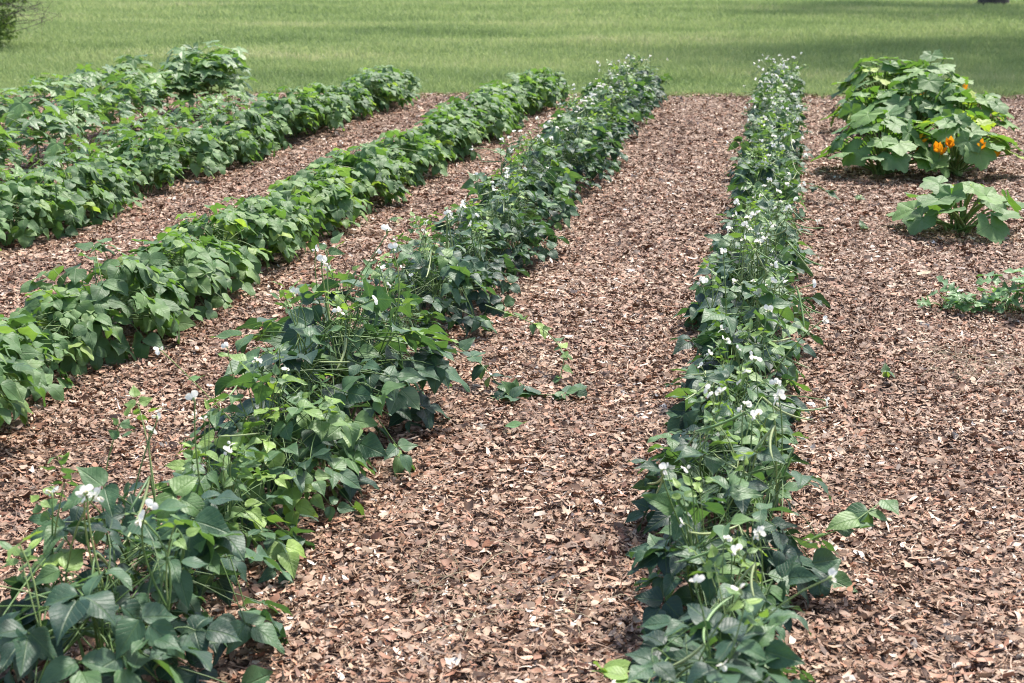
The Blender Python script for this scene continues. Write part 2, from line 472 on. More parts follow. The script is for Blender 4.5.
def make_grass():
    parts = []
    for n, y0, y1, mg, hs, wd in ((150000, EDGE_Y - 1.0, 22.0, 1.5, 0.095, 0.0085), (170000, 22.0, 32.0, 2.0, 0.10, 0.012), (150000, 32.0, 48.0, 2.0, 0.11, 0.017)):
        x, y = scatter(n, y0, y1, mg)
        e = edge_at(x)
        ok = y > e + rng.exponential(0.05, len(x)) - 0.07
        x, y = x[ok], y[ok]
        parts.append((x, y, hs * rng.uniform(0.5, 1.35, len(x)), np.full(len(x), wd)))
    # ragged taller tufts along the edge of the bed
    n = 14000
    cx = rng.uniform(-9, 8, 560); k = rng.integers(0, 560, n)
    cy = 0.06 - rng.exponential(0.10, 560)
    x = cx[k] + rng.normal(0, 0.05, n)
    y = edge_at(cx)[k] + cy[k] + rng.normal(0, 0.05, n)
    parts.append((x, y, rng.uniform(0.05, 0.15, n), np.full(n, 0.007)))
    x = np.concatenate([p[0] for p in parts]); y = np.concatenate([p[1] for p in parts])
    h = np.concatenate([p[2] for p in parts]); w = np.concatenate([p[3] for p in parts])
    h = h * (1.0 + 0.35 * noise2(x, y, 41, 1.3))
    n = len(x)
    a = rng.uniform(0, 2 * np.pi, n); la = rng.uniform(0, 2 * np.pi, n); ln = h * np.abs(rng.normal(0.45, 0.45, n))
    z0 = np.full(n, -0.05)
    dx, dy = np.cos(a) * w / 2, np.sin(a) * w / 2
    V = np.zeros((n, 5, 3))
    V[:, 0] = np.stack([x - dx, y - dy, z0], 1); V[:, 1] = np.stack([x + dx, y + dy, z0], 1)
    mx, my, mz = x + np.cos(la) * ln * 0.35, y + np.sin(la) * ln * 0.35, z0 + h * 0.62
    V[:, 2] = np.stack([mx + dx * 0.8, my + dy * 0.8, mz], 1); V[:, 3] = np.stack([mx - dx * 0.8, my - dy * 0.8, mz], 1)
    V[:, 4] = np.stack([x + np.cos(la) * ln, y + np.sin(la) * ln, z0 + h], 1)
    b = (np.arange(n) * 5)[:, None]
    quads = b + np.array([[0, 1, 2, 3]]); tris = b + np.array([[3, 2, 4]])
    tone = np.clip(rng.normal(0.45, 0.20, n) + 0.22 * noise2(x, y * 0.6, 44, 7.0), -0.3, 1.3)
    o = link("grass", raw_mesh("grass", V.reshape(-1, 3), [quads, tris], [grass_material()], [0, 0], None, np.repeat(tone, 5), smooth=False))
    tag(o, "soft green lawn grass beyond the garden bed", "grass", kind="stuff")


make_grass()

# ------------------------------------------------------------------ leaf shapes
PROF = {
    'cow': ([0, .06, .16, .28, .42, .58, .74, .88, 1.0], [.10, .62, .94, 1.0, .90, .66, .40, .17, .0]),
    'bean': ([0, .05, .14, .28, .44, .60, .76, .90, 1.0], [.14, .62, .92, 1.0, .92, .72, .44, .17, .0]),
    'melon': ([0, .08, .16, .22, .30, .38, .46, .52, .60, .68, .76, .82, .90, 1.0], [.08, .20, .85, .95, .30, .22, .80, .95, .32, .20, .55, .50, .35, .0]),
    'petal': ([0, .12, .32, .55, .75, .9, 1.0], [.15, .50, .85, 1.0, .97, .74, .30]),
    'simple': ([0, .15, .35, .55, .75, .9, 1.0], [.1, .7, 1.0, .92, .6, .28, .0]),
}


def leaflet(mb, p, d, nrm, L, Wd, kind='cow', fold=0.25, droop=0.5, tone=0.4, ripple=0.04, twist=0.0, asym=0.0, mi=0, nv=5):
    us, ws = PROF[kind]
    us = np.array(us); ws = np.array(ws)
    d = unit(d); nrm = np.asarray(nrm, float)
    nrm = unit(nrm - d * nrm.dot(d)); side = np.cross(d, nrm)
    nu = len(us)
    vs = np.linspace(-1, 1, nv)
    phi = droop * (us - 0.15)
    du = np.diff(us, prepend=0)
    yy = np.cumsum(du * np.cos(phi)) * L; zz = -np.cumsum(du * np.sin(phi)) * L
    half = ws * Wd / 2
    V = vs[None, :]; A = np.abs(V)
    wv = half[:, None] * V * (1 + asym * np.sign(V))
    lx = wv * math.cos(fold)
    lift = np.abs(wv) * math.sin(fold) * (1 - 0.35 * A)
    ph = rnd.uniform(0, 6.28)
    lift = lift + ripple * L * np.sin(us[:, None] * 9 + ph + V * 1.3) * A * (ws[:, None] > 0.02)
    tw = twist * us[:, None]
    lx2 = lx * np.cos(tw); lift = lift + lx * np.sin(tw)
    P = (np.asarray(p)[None, None] + d[None, None] * (yy[:, None] + lift * np.sin(phi)[:, None])[..., None]
         + side[None, None] * lx2[..., None] + nrm[None, None] * (zz[:, None] + lift * np.cos(phi)[:, None])[..., None])
    uv = np.stack(np.broadcast_arrays(us[:, None], V * np.maximum(ws[:, None], 0.05)), -1)
    mb.grid(P, uv, tone, mi)


def rot_about(v, axis, ang):
    v = np.asarray(v, float); k = unit(axis)
    return v * math.cos(ang) + np.cross(k, v) * math.sin(ang) + k * k.dot(v) * (1 - math.cos(ang))


def trifoliate(mb, p, head, pitch, roll, L, Wd, kind, tone, fold=(0.1, 0.35), droop=(0.2, 0.9), ripple=0.035, stalk=0.022):
    d = np.array([math.cos(head) * math.cos(pitch), math.sin(head) * math.cos(pitch), math.sin(pitch)])
    n = np.array([-math.cos(head) * math.sin(pitch), -math.sin(head) * math.sin(pitch), math.cos(pitch)])
    n = rot_about(n, d, roll)
    side = np.cross(d, n)
    p = np.asarray(p, float)
    def jit(v, s=0.18): return v + np.array([rnd.gauss(0, s) for _ in range(3)])
    tn = lambda: min(1, max(0, tone + rnd.gauss(0, 0.07)))
    leaflet(mb, p + d * stalk, jit(d, 0.1), jit(n), L, Wd, kind, rnd.uniform(*fold), rnd.uniform(*droop), tn(), ripple, rnd.gauss(0, 0.25))
    for sgn in (-1, 1):
        dd = unit(d * 0.30 + side * sgn * 1.0 - n * rnd.uniform(-0.05, 0.35))
        nn = unit(n + side * sgn * rnd.uniform(0.0, 0.45))
        leaflet(mb, p + side * sgn * 0.004, jit(dd, 0.14), jit(nn), L * rnd.uniform(0.82, 0.97), Wd * rnd.uniform(0.88, 1.0), kind,
                rnd.uniform(*fold), rnd.uniform(*droop), tn(), ripple, rnd.gauss(0, 0.25), asym=0.12 * sgn)
    return d, n


def palmate(mb, p, d, nrm, S, lobes=5, depth=0.4, tone=0.4, cup=0.12, droop=0.35, crease=0.06, mi=0, sinus=0.5, pointy=1.0):
    """Lobed leaf radiating from where its stalk joins; d points to the tip lobe."""
    d = unit(d); nrm = np.asarray(nrm, float); nrm = unit(nrm - d * nrm.dot(d)); side = np.cross(d, nrm)
    na = lobes * 8 + 1
    th = np.linspace(-math.pi + sinus * 0.5, math.pi - sinus * 0.5, na)
    span = (2 * math.pi - sinus) / lobes
    ph = (th / span) % 1.0
    c = np.abs(((th / span + 0.5) % 1.0) - 0.5) * 2          # 0 at lobe centre, 1 between lobes
    env = 0.80 + 0.20 * np.cos(th * 0.75)
    rad = S * env * (1 - depth * c ** pointy)
    rad *= 1 + 0.045 * np.sin(th * 21 + rnd.uniform(0, 6)) + np.array([rnd.gauss(0, 0.025) for _ in th])
    rs = np.array([0.0, 0.22, 0.45, 0.68, 0.87, 1.0])
    rr = rs[:, None] * rad[None]
    x = rr * np.cos(th)[None]; y = rr * np.sin(th)[None]
    ph2 = rnd.uniform(0, 6.28)
    z = cup * rr - droop * (rr ** 2) / S - crease * S * (1 - c[None]) * np.sin(rs * math.pi)[:, None] * 0.6
    z = z + 0.05 * S * (rs[:, None] ** 2) * np.sin(th * 3.1 + ph2)[None] + 0.025 * S * (rs[:, None] ** 3) * np.sin(th * 9 + ph2)[None]
    # the tip lobe and the side lobes hang
    z = z - 0.10 * np.maximum(x, 0) ** 2 / S - 0.05 * y ** 2 / S
    P = np.asarray(p)[None, None] + d * x[..., None] + side * y[..., None] + nrm * z[..., None]
    u = np.broadcast_to(rs[:, None], rr.shape)
    v = np.broadcast_to((c * 0.9)[None], rr.shape) * np.maximum(rs[:, None], 0.02)
    mb.grid(P, np.stack([u, v], -1), tone, mi)


# ------------------------------------------------------------------ flowers and pods
def petal(mb, base, d, nrm, L, Wd, tone, mi, droop=0.5, fold=0.2):
    leaflet(mb, base, d, nrm, L, Wd, 'simple', fold, droop, tone, 0.03, 0, mi=mi)


def white_flower_mesh(seed):
    rnd.seed(seed)
    mb = MB()
    # standard petal: one broad notched sheet bent back; two cupped wings; pale keel; green calyx
    for sgn in (-1, 1):
        leaflet(mb, (0.001 * sgn, 0, 0.003), (0.62 * sgn, -0.10, 0.72), (0.15 * sgn, 1, 0.3), 0.020, 0.018, 'petal', -0.25, rnd.uniform(0.5, 1.1), rnd.random(), 0.05, mi=0)
        leaflet(mb, (0, 0.003, 0.003), (0.30 * sgn, 0.85, 0.30), (0.7 * sgn, -0.2, 0.8), 0.014, 0.010, 'petal', 0.45, 0.7, rnd.random(), 0.04, mi=0)
    leaflet(mb, (0, 0.002, 0.001), (0, 0.9, 0.1), (0, 0, 1), 0.012, 0.006, 'petal', 0.6, -0.5, 0.9, 0.0, mi=1)
    mb.tube([(0, 0, -0.010), (0, 0, -0.004), (0, 0.001, 0.002), (0, 0.002, 0.006)], 0.0016, rad=[0.0012, 0.0032, 0.0038, 0.0012], tone=0.8, mi=2)
    return mb.mesh("white_flower", [M_WHITE, M_CREAM, M_STEM])


def squash_flower_mesh(seed):
    rnd.seed(seed)
    mb = MB()
    for k in range(5):
        a = k * 2 * math.pi / 5 + rnd.uniform(-0.1, 0.1)
        o = np.array([math.cos(a), math.sin(a), 0])
        petal(mb, o * 0.012 + np.array([0, 0, 0.01]), o * 0.55 + np.array([0, 0, 0.9]), -o + np.array([0, 0, 0.5]), rnd.uniform(0.075, 0.095), 0.048, rnd.random(), 0, -rnd.uniform(0.5, 1.1), 0.25)
    mb.tube([(0, 0, -0.03), (0, 0, -0.01), (0, 0, 0.012), (0, 0, 0.03)], 0.01, rad=[0.006, 0.010, 0.015, 0.012], sides=7, tone=0.6, mi=1)
    return mb.mesh("squash_flower", [M_ORANGE, M_STEM])


def pod_mesh(seed, L):
    rnd.seed(seed)
    mb = MB()
    n = 10
    t = np.linspace(0, 1, n)
    bend = rnd.uniform(0.3, 1.3) * rnd.choice((-1, 1))
    pts = np.stack([(1 - np.cos(t * bend)) / bend * L, t * 0, np.sin(t * bend) / bend * L], 1)
    rad = 0.0030 * np.array([0.45, 0.9, 1, 1.06, 1, 1.05, 1, 1.0, 0.8, 0.15])
    mb.tube(pts, 0.003, sides=6, rad=rad, tone=rnd.choice((0.1, 0.3, 0.45, 0.6, 0.85)))
    return mb.mesh("bean_pod", [M_POD])


FLOWERS = [white_flower_mesh(100 + i) for i in range(5)]
PODS = [pod_mesh(200 + i, L) for i, L in enumerate((0.12, 0.15, 0.17, 0.14, 0.18, 0.10))]
SQF = [squash_flower_mesh(300 + i) for i in range(3)]


def orient(p, z_dir, spin=0.0, sc=1.0):
    q = Vector(z_dir).to_track_quat('Z', 'Y')
    return Matrix.Translation(Vector(p)) @ q.to_matrix().to_4x4() @ Matrix.Rotation(spin, 4, 'Z') @ Matrix.Scale(sc, 4)


# ------------------------------------------------------------------ plant builders (prototype data: meshes + attached parts)
def cowpea_proto(seed, Rx, Ry, Hh, nleaf, nfl, npod, young=5, light=0.0):
    rnd.seed(seed)
    fo, st = MB(), MB()
    att = []
    tips = []
    for k in range(6):
        a = rnd.uniform(0, 6.28); r = rnd.uniform(0.2, 0.75)
        tip = np.array([math.cos(a) * Rx * r, math.sin(a) * Ry * r, Hh * rnd.uniform(0.55, 0.85)])
        b = np.array([rnd.uniform(-.03, .03), rnd.uniform(-.05, .05), -0.02])
        c = (b + tip) / 2 + np.array([rnd.uniform(-.05, .05), rnd.uniform(-.05, .05), 0.06])
        pts = bez(b, c, tip, 8)
        st.tube(pts, 0.0045, 0.0022, tone=rnd.uniform(0.2, 0.6))
        tips.append(pts)
    for k in range(nleaf):
        th = rnd.uniform(0, 2 * math.pi)
        r = math.sqrt(rnd.random())
        x, y = math.cos(th) * Rx * r, math.sin(th) * Ry * r
        zt = Hh * (1 - 0.50 * r ** 2)
        lay = rnd.random()
        z = zt * (0.22 + 0.78 * (1 - (1 - lay) ** 1.8)) if k > nleaf * 0.35 else zt * rnd.uniform(0.15, 0.6)
        head = math.atan2(y * 1.3, x) + rnd.gauss(0, 0.6)
        rel = z / zt
        pitch = rnd.gauss(0.15, 0.28) - 0.75 * r * (1.15 - rel) - 0.15
        tone = 0.16 + 0.50 * rnd.random() + (0.12 if rel > 0.9 else -0.04)
        if rnd.random() < 0.05: tone = rnd.uniform(0.70, 0.90)
        tone = min(1.0, tone + light * rnd.random())
        L = rnd.uniform(0.062, 0.106); Wd = L * rnd.uniform(0.58, 0.82)
        p = np.array([x, y, z])
        s_ = rnd.choice(tips); q = s_[rnd.randint(3, 7)]
        mid = (q + p) / 2 + np.array([rnd.gauss(0, .02), rnd.gauss(0, .02), 0.035])
        st.tube(bez(q, mid, p, 6), 0.0020, 0.0013, sides=4, tone=rnd.uniform(0.15, 0.55))
        trifoliate(fo, p, head, pitch, rnd.gauss(0, 0.42), L, Wd, 'cow', tone, fold=(0.05, 0.55), droop=(-0.1, 1.1), ripple=0.05)
    # young yellow-green tips
    for k in range(young):
        s_ = rnd.choice(tips); q = s_[-1]
        p = q + np.array([rnd.gauss(0, 0.05), rnd.gauss(0, 0.05), Hh * rnd.uniform(0.18, 0.45)])
        st.tube(bez(q, (q + p) / 2 + np.array([rnd.gauss(0, .015), rnd.gauss(0, .015), .02]), p, 5), 0.002, 0.0014, sides=4, tone=0.75)
        for j in range(2):
            trifoliate(fo, p - np.array([0, 0, 0.03 * j]), rnd.uniform(0, 6.28), rnd.uniform(0.1, 0.9), rnd.gauss(0, 0.3), rnd.uniform(0.028, 0.055), rnd.uniform(0.016, 0.03), 'cow', rnd.uniform(0.68, 0.97), droop=(-0.3, 0.6))
    # upright flower stalks
    for k in range(nfl):
        s_ = rnd.choice(tips); q = s_[rnd.randint(4, 7)]
        a = rnd.uniform(0, 6.28); lean = abs(rnd.gauss(0, 0.10))
        p = np.array([q[0] + math.cos(a) * lean, q[1] + math.sin(a) * lean, Hh * rnd.uniform(0.90, 1.24)])
        pts = bez(q, (q + p) / 2 + np.array([rnd.gauss(0, .02), rnd.gauss(0, .02), .03]), p, 6)
        st.tube(pts, 0.0023, 0.0017, sides=4, tone=rnd.uniform(0.35, 0.8))
        dirv = unit(pts[-1] - pts[-2])
        for j in range(1 if rnd.random() < 0.62 else 2):
            dv = unit(dirv + np.array([rnd.gauss(0, .5), rnd.gauss(0, .5), 0]))
            att.append(('flower', rnd.choice(FLOWERS), orient(p + dv * 0.008, dv, rnd.uniform(0, 6.28), rnd.uniform(0.75, 1.05))))
    # pods on stalks, spreading
    for k in range(npod):
        s_ = rnd.choice(tips); q = s_[rnd.randint(3, 7)]
        a = rnd.choice((1.57, 4.71)) + rnd.gauss(0, 0.8)
        p = np.array([q[0] + math.cos(a) * rnd.uniform(.02, .10), q[1] + math.sin(a) * rnd.uniform(.04, .16), Hh * rnd.uniform(0.6, 1.05)])
        st.tube(bez(q, (q + p) / 2 + np.array([0, 0, .05]), p, 6), 0.0024, 0.0018, sides=4, tone=rnd.uniform(0.35, 0.9))
        for j in range(rnd.randint(1, 2)):
            a2 = a + rnd.gauss(0, 0.7)
            att.append(('pod', rnd.choice(PODS), orient(p, (math.cos(a2), math.sin(a2), rnd.uniform(-1.6, 0.5)), rnd.uniform(0, 6.28), rnd.uniform(0.9, 1.15))))
    return fo.mesh("cowpea_foliage", [M_COW]), st.mesh("cowpea_stem", [M_STEM]), att


def bean_proto(seed, Rx, Ry, Hh, nleaf, light=0.0):
    rnd.seed(seed)
    fo, st = MB(), MB()
    tips = []
    for k in range(5):
        a = rnd.uniform(0, 6.28); r = rnd.uniform(0.15, 0.7)
        tip = np.array([math.cos(a) * Rx * r, math.sin(a) * Ry * r, Hh * rnd.uniform(0.5, 0.8)])
        b = np.array([rnd.uniform(-.03, .03), rnd.uniform(-.05, .05), -0.02])
        pts = bez(b, (b + tip) / 2 + np.array([0, 0, .05]), tip, 7)
        st.tube(pts, 0.005, 0.0025, tone=rnd.uniform(0.2, 0.6)); tips.append(pts)
    for k in range(nleaf):
        th = rnd.uniform(0, 2 * math.pi)
        r = rnd.random() ** 0.45
        x, y = math.cos(th) * Rx * r, math.sin(th) * Ry * r
        zt = Hh * (1 - 0.42 * r ** 2.2)
        z = zt * (rnd.uniform(0.76, 1.08) if k > nleaf * 0.42 else rnd.uniform(0.25, 0.8))
        head = math.atan2(y, x * 1.2) + rnd.gauss(0, 0.55)
        pitch = 0.05 - 0.60 * r - 0.5 * (1 - z / zt) + rnd.gauss(0, 0.20)
        L = rnd.uniform(0.066, 0.108); Wd = L * rnd.uniform(0.68, 0.88)
        tone = 0.15 + 0.55 * rnd.random() + light
        if rnd.random() < 0.05: tone = 0.85 + light
        p = np.array([x, y, z])
        q = rnd.choice(tips)[rnd.randint(3, 6)]
        st.tube(bez(q, (q + p) / 2 + np.array([0, 0, .03]), p, 5), 0.0024, 0.0016, sides=4, tone=rnd.uniform(0.3, 0.7))
        trifoliate(fo, p, head, pitch, rnd.gauss(0, 0.32), L, Wd, 'bean', min(1, tone), fold=(-0.3, 0.4), droop=(0.1, 1.3), ripple=0.05, stalk=0.024)
    return fo.mesh("bean_foliage", [M_BEAN]), st.mesh("bean_stem", [M_STEM]), []


def squash_proto(seed, Rr, Hh, nleaf, nfl, S=(0.12, 0.17)):
    rnd.seed(seed)
    fo, st = MB(), MB(); att = []
    for k in range(nleaf):
        a = k * 2.399 + rnd.uniform(-0.4, 0.4)
        r = math.sqrt((k + 0.5) / nleaf)
        x, y = math.cos(a) * Rr * r, math.sin(a) * Rr * r
        z = Hh * (1.0 - 0.62 * r ** 2.2) * rnd.uniform(0.66, 1.12)
        p = np.array([x, y, z])
        out_ = np.array([math.cos(a), math.sin(a), 0])
        tilt = 0.10 + 0.50 * r + rnd.gauss(0, 0.30)
        d = out_ * math.cos(tilt) - np.array([0, 0, 1]) * math.sin(tilt) + np.array([rnd.gauss(0, .25), rnd.gauss(0, .25), 0])
        n = out_ * math.sin(tilt) + np.array([0, 0, 1]) * math.cos(tilt) + np.array([rnd.gauss(0, .18), rnd.gauss(0, .18), 0])
        tone = 0.25 + 0.45 * rnd.random()
        if rnd.random() < 0.07: tone = 0.97
        palmate(fo, p, d, n, rnd.uniform(*S), 5, rnd.uniform(0.18, 0.34), tone, cup=rnd.uniform(0.0, 0.30), droop=rnd.uniform(-0.05, 0.3), pointy=1.0)
        b = np.array([rnd.gauss(0, .03), rnd.gauss(0, .03), 0.0])
        st.tube(bez(b, np.array([x * .35, y * .35, z * 0.75]), p, 8), 0.0085, 0.0055, sides=6, tone=rnd.uniform(0.4, 0.9))
    for k in range(nfl):
        a = -1.2 + rnd.gauss(0, 0.8); r = rnd.uniform(0.55, 0.98)
        p = np.array([math.cos(a) * Rr * r, math.sin(a) * Rr * r, Hh * rnd.uniform(0.28, 0.62)])
        st.tube(bez((0, 0, 0.02), (p[0] * .5, p[1] * .5, p[2] * .3), p, 6), 0.005, 0.004, sides=5, tone=0.6)
        att.append(('flower', rnd.choice(SQF), orient(p + np.array([0, 0, 0.02]), (math.cos(a) * 0.6, math.sin(a) * 0.6, 0.7), rnd.uniform(0, 6.28), rnd.uniform(0.85, 1.15))))
    return fo.mesh("squash_foliage", [M_SQ]), st.mesh("squash_stem", [M_STEM]), att


def lobed_proto(seed, Hh, Rr, nleaf, S, depth=0.6):
    rnd.seed(seed)
    fo, st = MB(), MB()
    lean = np.array([rnd.gauss(0, .03), rnd.gauss(0, .03), 0])
    ax = bez((0, 0, -0.02), lean * 0.5 + np.array([0, 0, Hh * 0.5]), lean + np.array([0, 0, Hh * 0.92]), 8)
    st.tube(ax, 0.007, 0.004, sides=6, tone=0.5)
    for k in range(nleaf):
        a = k * 2.399 + rnd.uniform(-.4, .4)
        f = 0.35 + 0.65 * (k + 0.5) / nleaf
        q = ax[min(7, int(f * 7.5))]
        ln = Rr * (1.15 - 0.6 * f) * rnd.uniform(0.75, 1.1)
        o = np.array([math.cos(a), math.sin(a), 0])
        p = q + o * ln + np.array([0, 0, ln * rnd.uniform(0.2, 0.55)])
        st.tube(bez(q, q + o * ln * 0.5 + np.array([0, 0, ln * 0.4]), p, 5), 0.003, 0.002, sides=4, tone=0.6)
        tilt = rnd.gauss(0.35, 0.25)
        d = o * math.cos(tilt) - np.array([0, 0, 1]) * math.sin(tilt)
        n = o * math.sin(tilt) + np.array([0, 0, 1]) * math.cos(tilt) + np.array([rnd.gauss(0, .15), rnd.gauss(0, .15), 0])
        palmate(fo, p, d, n, rnd.uniform(*S), 5, depth * rnd.uniform(0.8, 1.1), rnd.uniform(0.2, 0.9), cup=0.1, droop=0.2, sinus=0.9, pointy=0.8)
    return fo.mesh("lobed_foliage", [M_OK]), st.mesh("lobed_stem", [M_STEM]), []


def plant(name, proto, loc, rz, sc, label, cat, group):
    """One plant: an Empty at its base > foliage, stem, each flower, each pod. Mesh data is shared between like plants."""
    f, s_, att = proto
    t = empty(name, loc, rz, sc)
    tag(t, label, cat, group)
    link("foliage", f, t); link("stem", s_, t)
    for nm, me, M in att:
        link(nm, me, t, M)
    return t


ORD = ("nearest first second third fourth fifth sixth seventh eighth ninth tenth eleventh twelfth thirteenth fourteenth fifteenth sixteenth seventeenth "
       "eighteenth nineteenth twentieth twenty-first twenty-second twenty-third twenty-fourth twenty-fifth twenty-sixth twenty-seventh twenty-eighth").split()


def row_spots(near_px, far_px, spacing, jit, seed, start_back=0.0):
    rnd.seed(seed)
    A, B = G(*near_px), G(*far_px)
    u = (B - A); Ln = u.length; u.normalize()
    side = Vector((u.y, -u.x, 0))
    out, s_ = [], -start_back
    while s_ < Ln + 0.02:
        p = A + u * s_ + side * rnd.gauss(0, jit)
        p.z = float(bed_z(np.array(p.x), np.array(p.y))) - 0.005
        out.append((p, s_ / Ln))
        s_ += spacing * rnd.uniform(0.85, 1.15)
    return out, math.atan2(u.y, u.x) - math.pi / 2


def px_x(p):
    dy, dz = p.y, p.z - CAM_H
    depth = dy * math.cos(PITCH) - dz * math.sin(PITCH)
    return W / 2 + FPX * p.x / depth


def shown(spots, least=-38):
    """How many plants at the start of a row stand outside the frame."""
    return sum(1 for p, f in spots if px_x(p) < least)


def row_label(i, n, what, where):
    if i < 0:
        return f"{what} just outside the picture before {where}"
    if i < (n + 1) // 2:
        return f"{ORD[i + 1]} {what} from the near end of {where}"
    return f"{ORD[n - i]} {what} from the lawn end of {where}"


# ------------------------------------------------------------------ the rows
COWS_A = [cowpea_proto(1000 + i, 0.19, 0.25, rnd.uniform(0.37, 0.44), 44, (4, 6, 3)[i % 3], (3, 4, 2)[i % 3], 3) for i in range(9)]
COWS_B = [cowpea_proto(1100 + i, 0.28, 0.27, rnd.uniform(0.42, 0.50), 60, (4, 6, 3)[i % 3], (2, 3, 1)[i % 3], 4) for i in range(9)]
COWS_Y = [cowpea_proto(1180 + i, 0.27, 0.26, 0.46, 58, 4, 2, 8, 0.5) for i in range(2)]     # young yellow-green growth
BEANS = [bean_proto(1200 + i, 0.265, 0.26, rnd.uniform(0.36, 0.43), 62, 0.0) for i in range(8)]
BEANS_L = [bean_proto(1300 + i, 0.25, 0.25, rnd.uniform(0.32, 0.39), 58, 0.12) for i in range(4)]

# right-hand white-flowered row
spots, rz = row_spots((692, 800), (779, 99), 0.34, 0.04, 21)
n = len(spots)
for i, (p, f) in enumerate(spots):
    rnd.seed(5000 + i)
    plant("bean_plant", COWS_A[(i * 5 + rnd.randint(0, 1)) % 9], p, rz + rnd.choice((0, math.pi)) + rnd.gauss(0, 0.3), rnd.uniform(0.80, 1.10),
          row_label(i, n, "white-flowered bean plant", "the narrow row between path and squash"), "bean plant", "white-flowered bean plants in the narrow row")
# white-flowered row left of the wide path
ROW_SIZE = {0: 1.10, 1: 1.12, 2: 0.78, 3: 0.92, 4: 1.28, 5: 1.36, 6: 1.15, 7: 0.82}
spots, rz = row_spots((92, 716), (638, 99), 0.40, 0.035, 22)
n = len(spots)
for i, (p, f) in enumerate(spots):
    rnd.seed(5200 + i)
    sc = rnd.uniform(0.86, 1.02) * ROW_SIZE.get(i, 1.0)                 # a low stretch, then the tall mound
    plant("bean_plant", COWS_Y[i % 2] if i in (2, 3) else COWS_B[(i * 4 + rnd.randint(0, 1)) % 9], p, rz + rnd.choice((0, math.pi)) + rnd.gauss(0, 0.3), sc,
          row_label(i, n, "white-flowered bean plant", "the row bordering the wide path"), "bean plant", "white-flowered bean plants bordering the wide path")
# bush bean rows
for seed, near, far, where, grp in ((23, (-70, 450), (546, 100), "the row behind the flowering one", "bush bean plants in the middle row"),
                                    (24, (-60, 268), (400, 101), "the farther flowerless row", "bush bean plants in the farther row")):
    spots, rz = row_spots(near, far, 0.33, 0.04, seed)
    n = len(spots)
    for i, (p, f) in enumerate(spots):
        k0 = shown(spots)
        rnd.seed(5400 + i + seed * 100)
        lightp = seed == 23 and 0.18 < f < 0.62 and rnd.random() < 0.55
        pr = (BEANS_L[i % 4] if lightp else BEANS[(i * 3) % 8])
        plant("bean_plant", pr, p, rz + rnd.choice((0, math.pi)) + rnd.gauss(0, 0.3), rnd.uniform(0.66, 1.06) if seed == 23 else rnd.uniform(0.80, 1.12),
              row_label(i - k0, n - k0, "leafy flowerless bean plant", where), "bean plant", grp)

# lobed-leaf plants in the back left corner
TALL = [lobed_proto(1400 + i, 0.62, 0.24, 24, (0.10, 0.15), 0.5) for i in range(4)]
LOW = [lobed_proto(1450 + i, 0.42, 0.22, 17, (0.075, 0.125), 0.5) for i in range(6)]
rnd.seed(77)
tall_px = [(180, 119), (197, 117), (213, 119), (229, 116), (190, 113), (220, 112)]
for i, (px, py) in enumerate(tall_px):
    p = G(px, py)
    plant("lobed_leaf_plant", TALL[i % 4], p, rnd.uniform(0, 6.28), rnd.uniform(0.9, 1.08),
          f"{ORD[i + 1]} tall lobed-leaf plant from the left in the dark upright clump" , "vegetable plant", "tall lobed-leaf plants")
spots = []
for (na, fa, sp) in (((-40, 200), (165, 121), 0.25), ((-40, 150), (140, 98), 0.31), ((-40, 236), (238, 126), 0.29)):
    ss, _ = row_spots(na, fa, sp, 0.06, 25)
    for i, (p, f) in enumerate(ss):
        where = {0.25: "the middle row in the far corner", 0.31: "the rearmost row beside the lawn", 0.29: "the loose row behind the beans"}[sp]
        plant("lobed_leaf_plant", LOW[rnd.randint(0, 5)], p, rnd.uniform(0, 6.28), rnd.uniform(0.8, 1.15) * (0.72 if sp == 0.29 else 1.0),
              row_label(i - shown(ss, -15), len(ss) - shown(ss, -15), "low lobed-leaf plant", where), "vegetable plant", "low lobed-leaf plants in " + where)

# squash plants
SQ = [squash_proto(1500, 0.44, 0.54, 46, 0, (0.11, 0.165)), squash_proto(1501, 0.44, 0.56, 46, 2, (0.11, 0.165)), squash_proto(1502, 0.45, 0.46, 46, 4, (0.10, 0.17)),
      squash_proto(1503, 0.44, 0.44, 44, 5, (0.09, 0.15)), squash_proto(1504, 0.32, 0.30, 24, 0, (0.095, 0.13)), squash_proto(1505, 0.40, 0.48, 40, 0, (0.10, 0.15))]
for k, (px, py), sc, lab in (
        (0, (880, 112), 0.95, "squash plant at the back of the patch beside the flowering row"),
        (1, (926, 114), 0.95, "tall squash plant at the back of the patch nearest the lawn"),
        (5, (872, 134), 0.90, "squash plant in the middle of the patch beside the mulch"),
        (0, (916, 136), 1.0, "squash plant in the middle of the patch, ringed by others"),
        (5, (964, 142), 0.95, "squash plant on the outer side of the patch, behind the orange flowers"),
        (2, (880, 176), 0.95, "large-leaved squash plant at the front of the patch, nearest the flowering row"),
        (3, (955, 175), 1.0, "squash plant with orange flowers behind the small separate squash"),
        (4, (960, 234), 1.05, "small squash plant standing alone in the mulch before the patch")):
    rnd.seed(px)
    plant("squash_plant", SQ[k], G(px, py), rnd.uniform(-0.4, 0.4) + (2.2 if px == 916 else 0), sc, lab, "squash plant", "squash plants" if k != 4 else None)


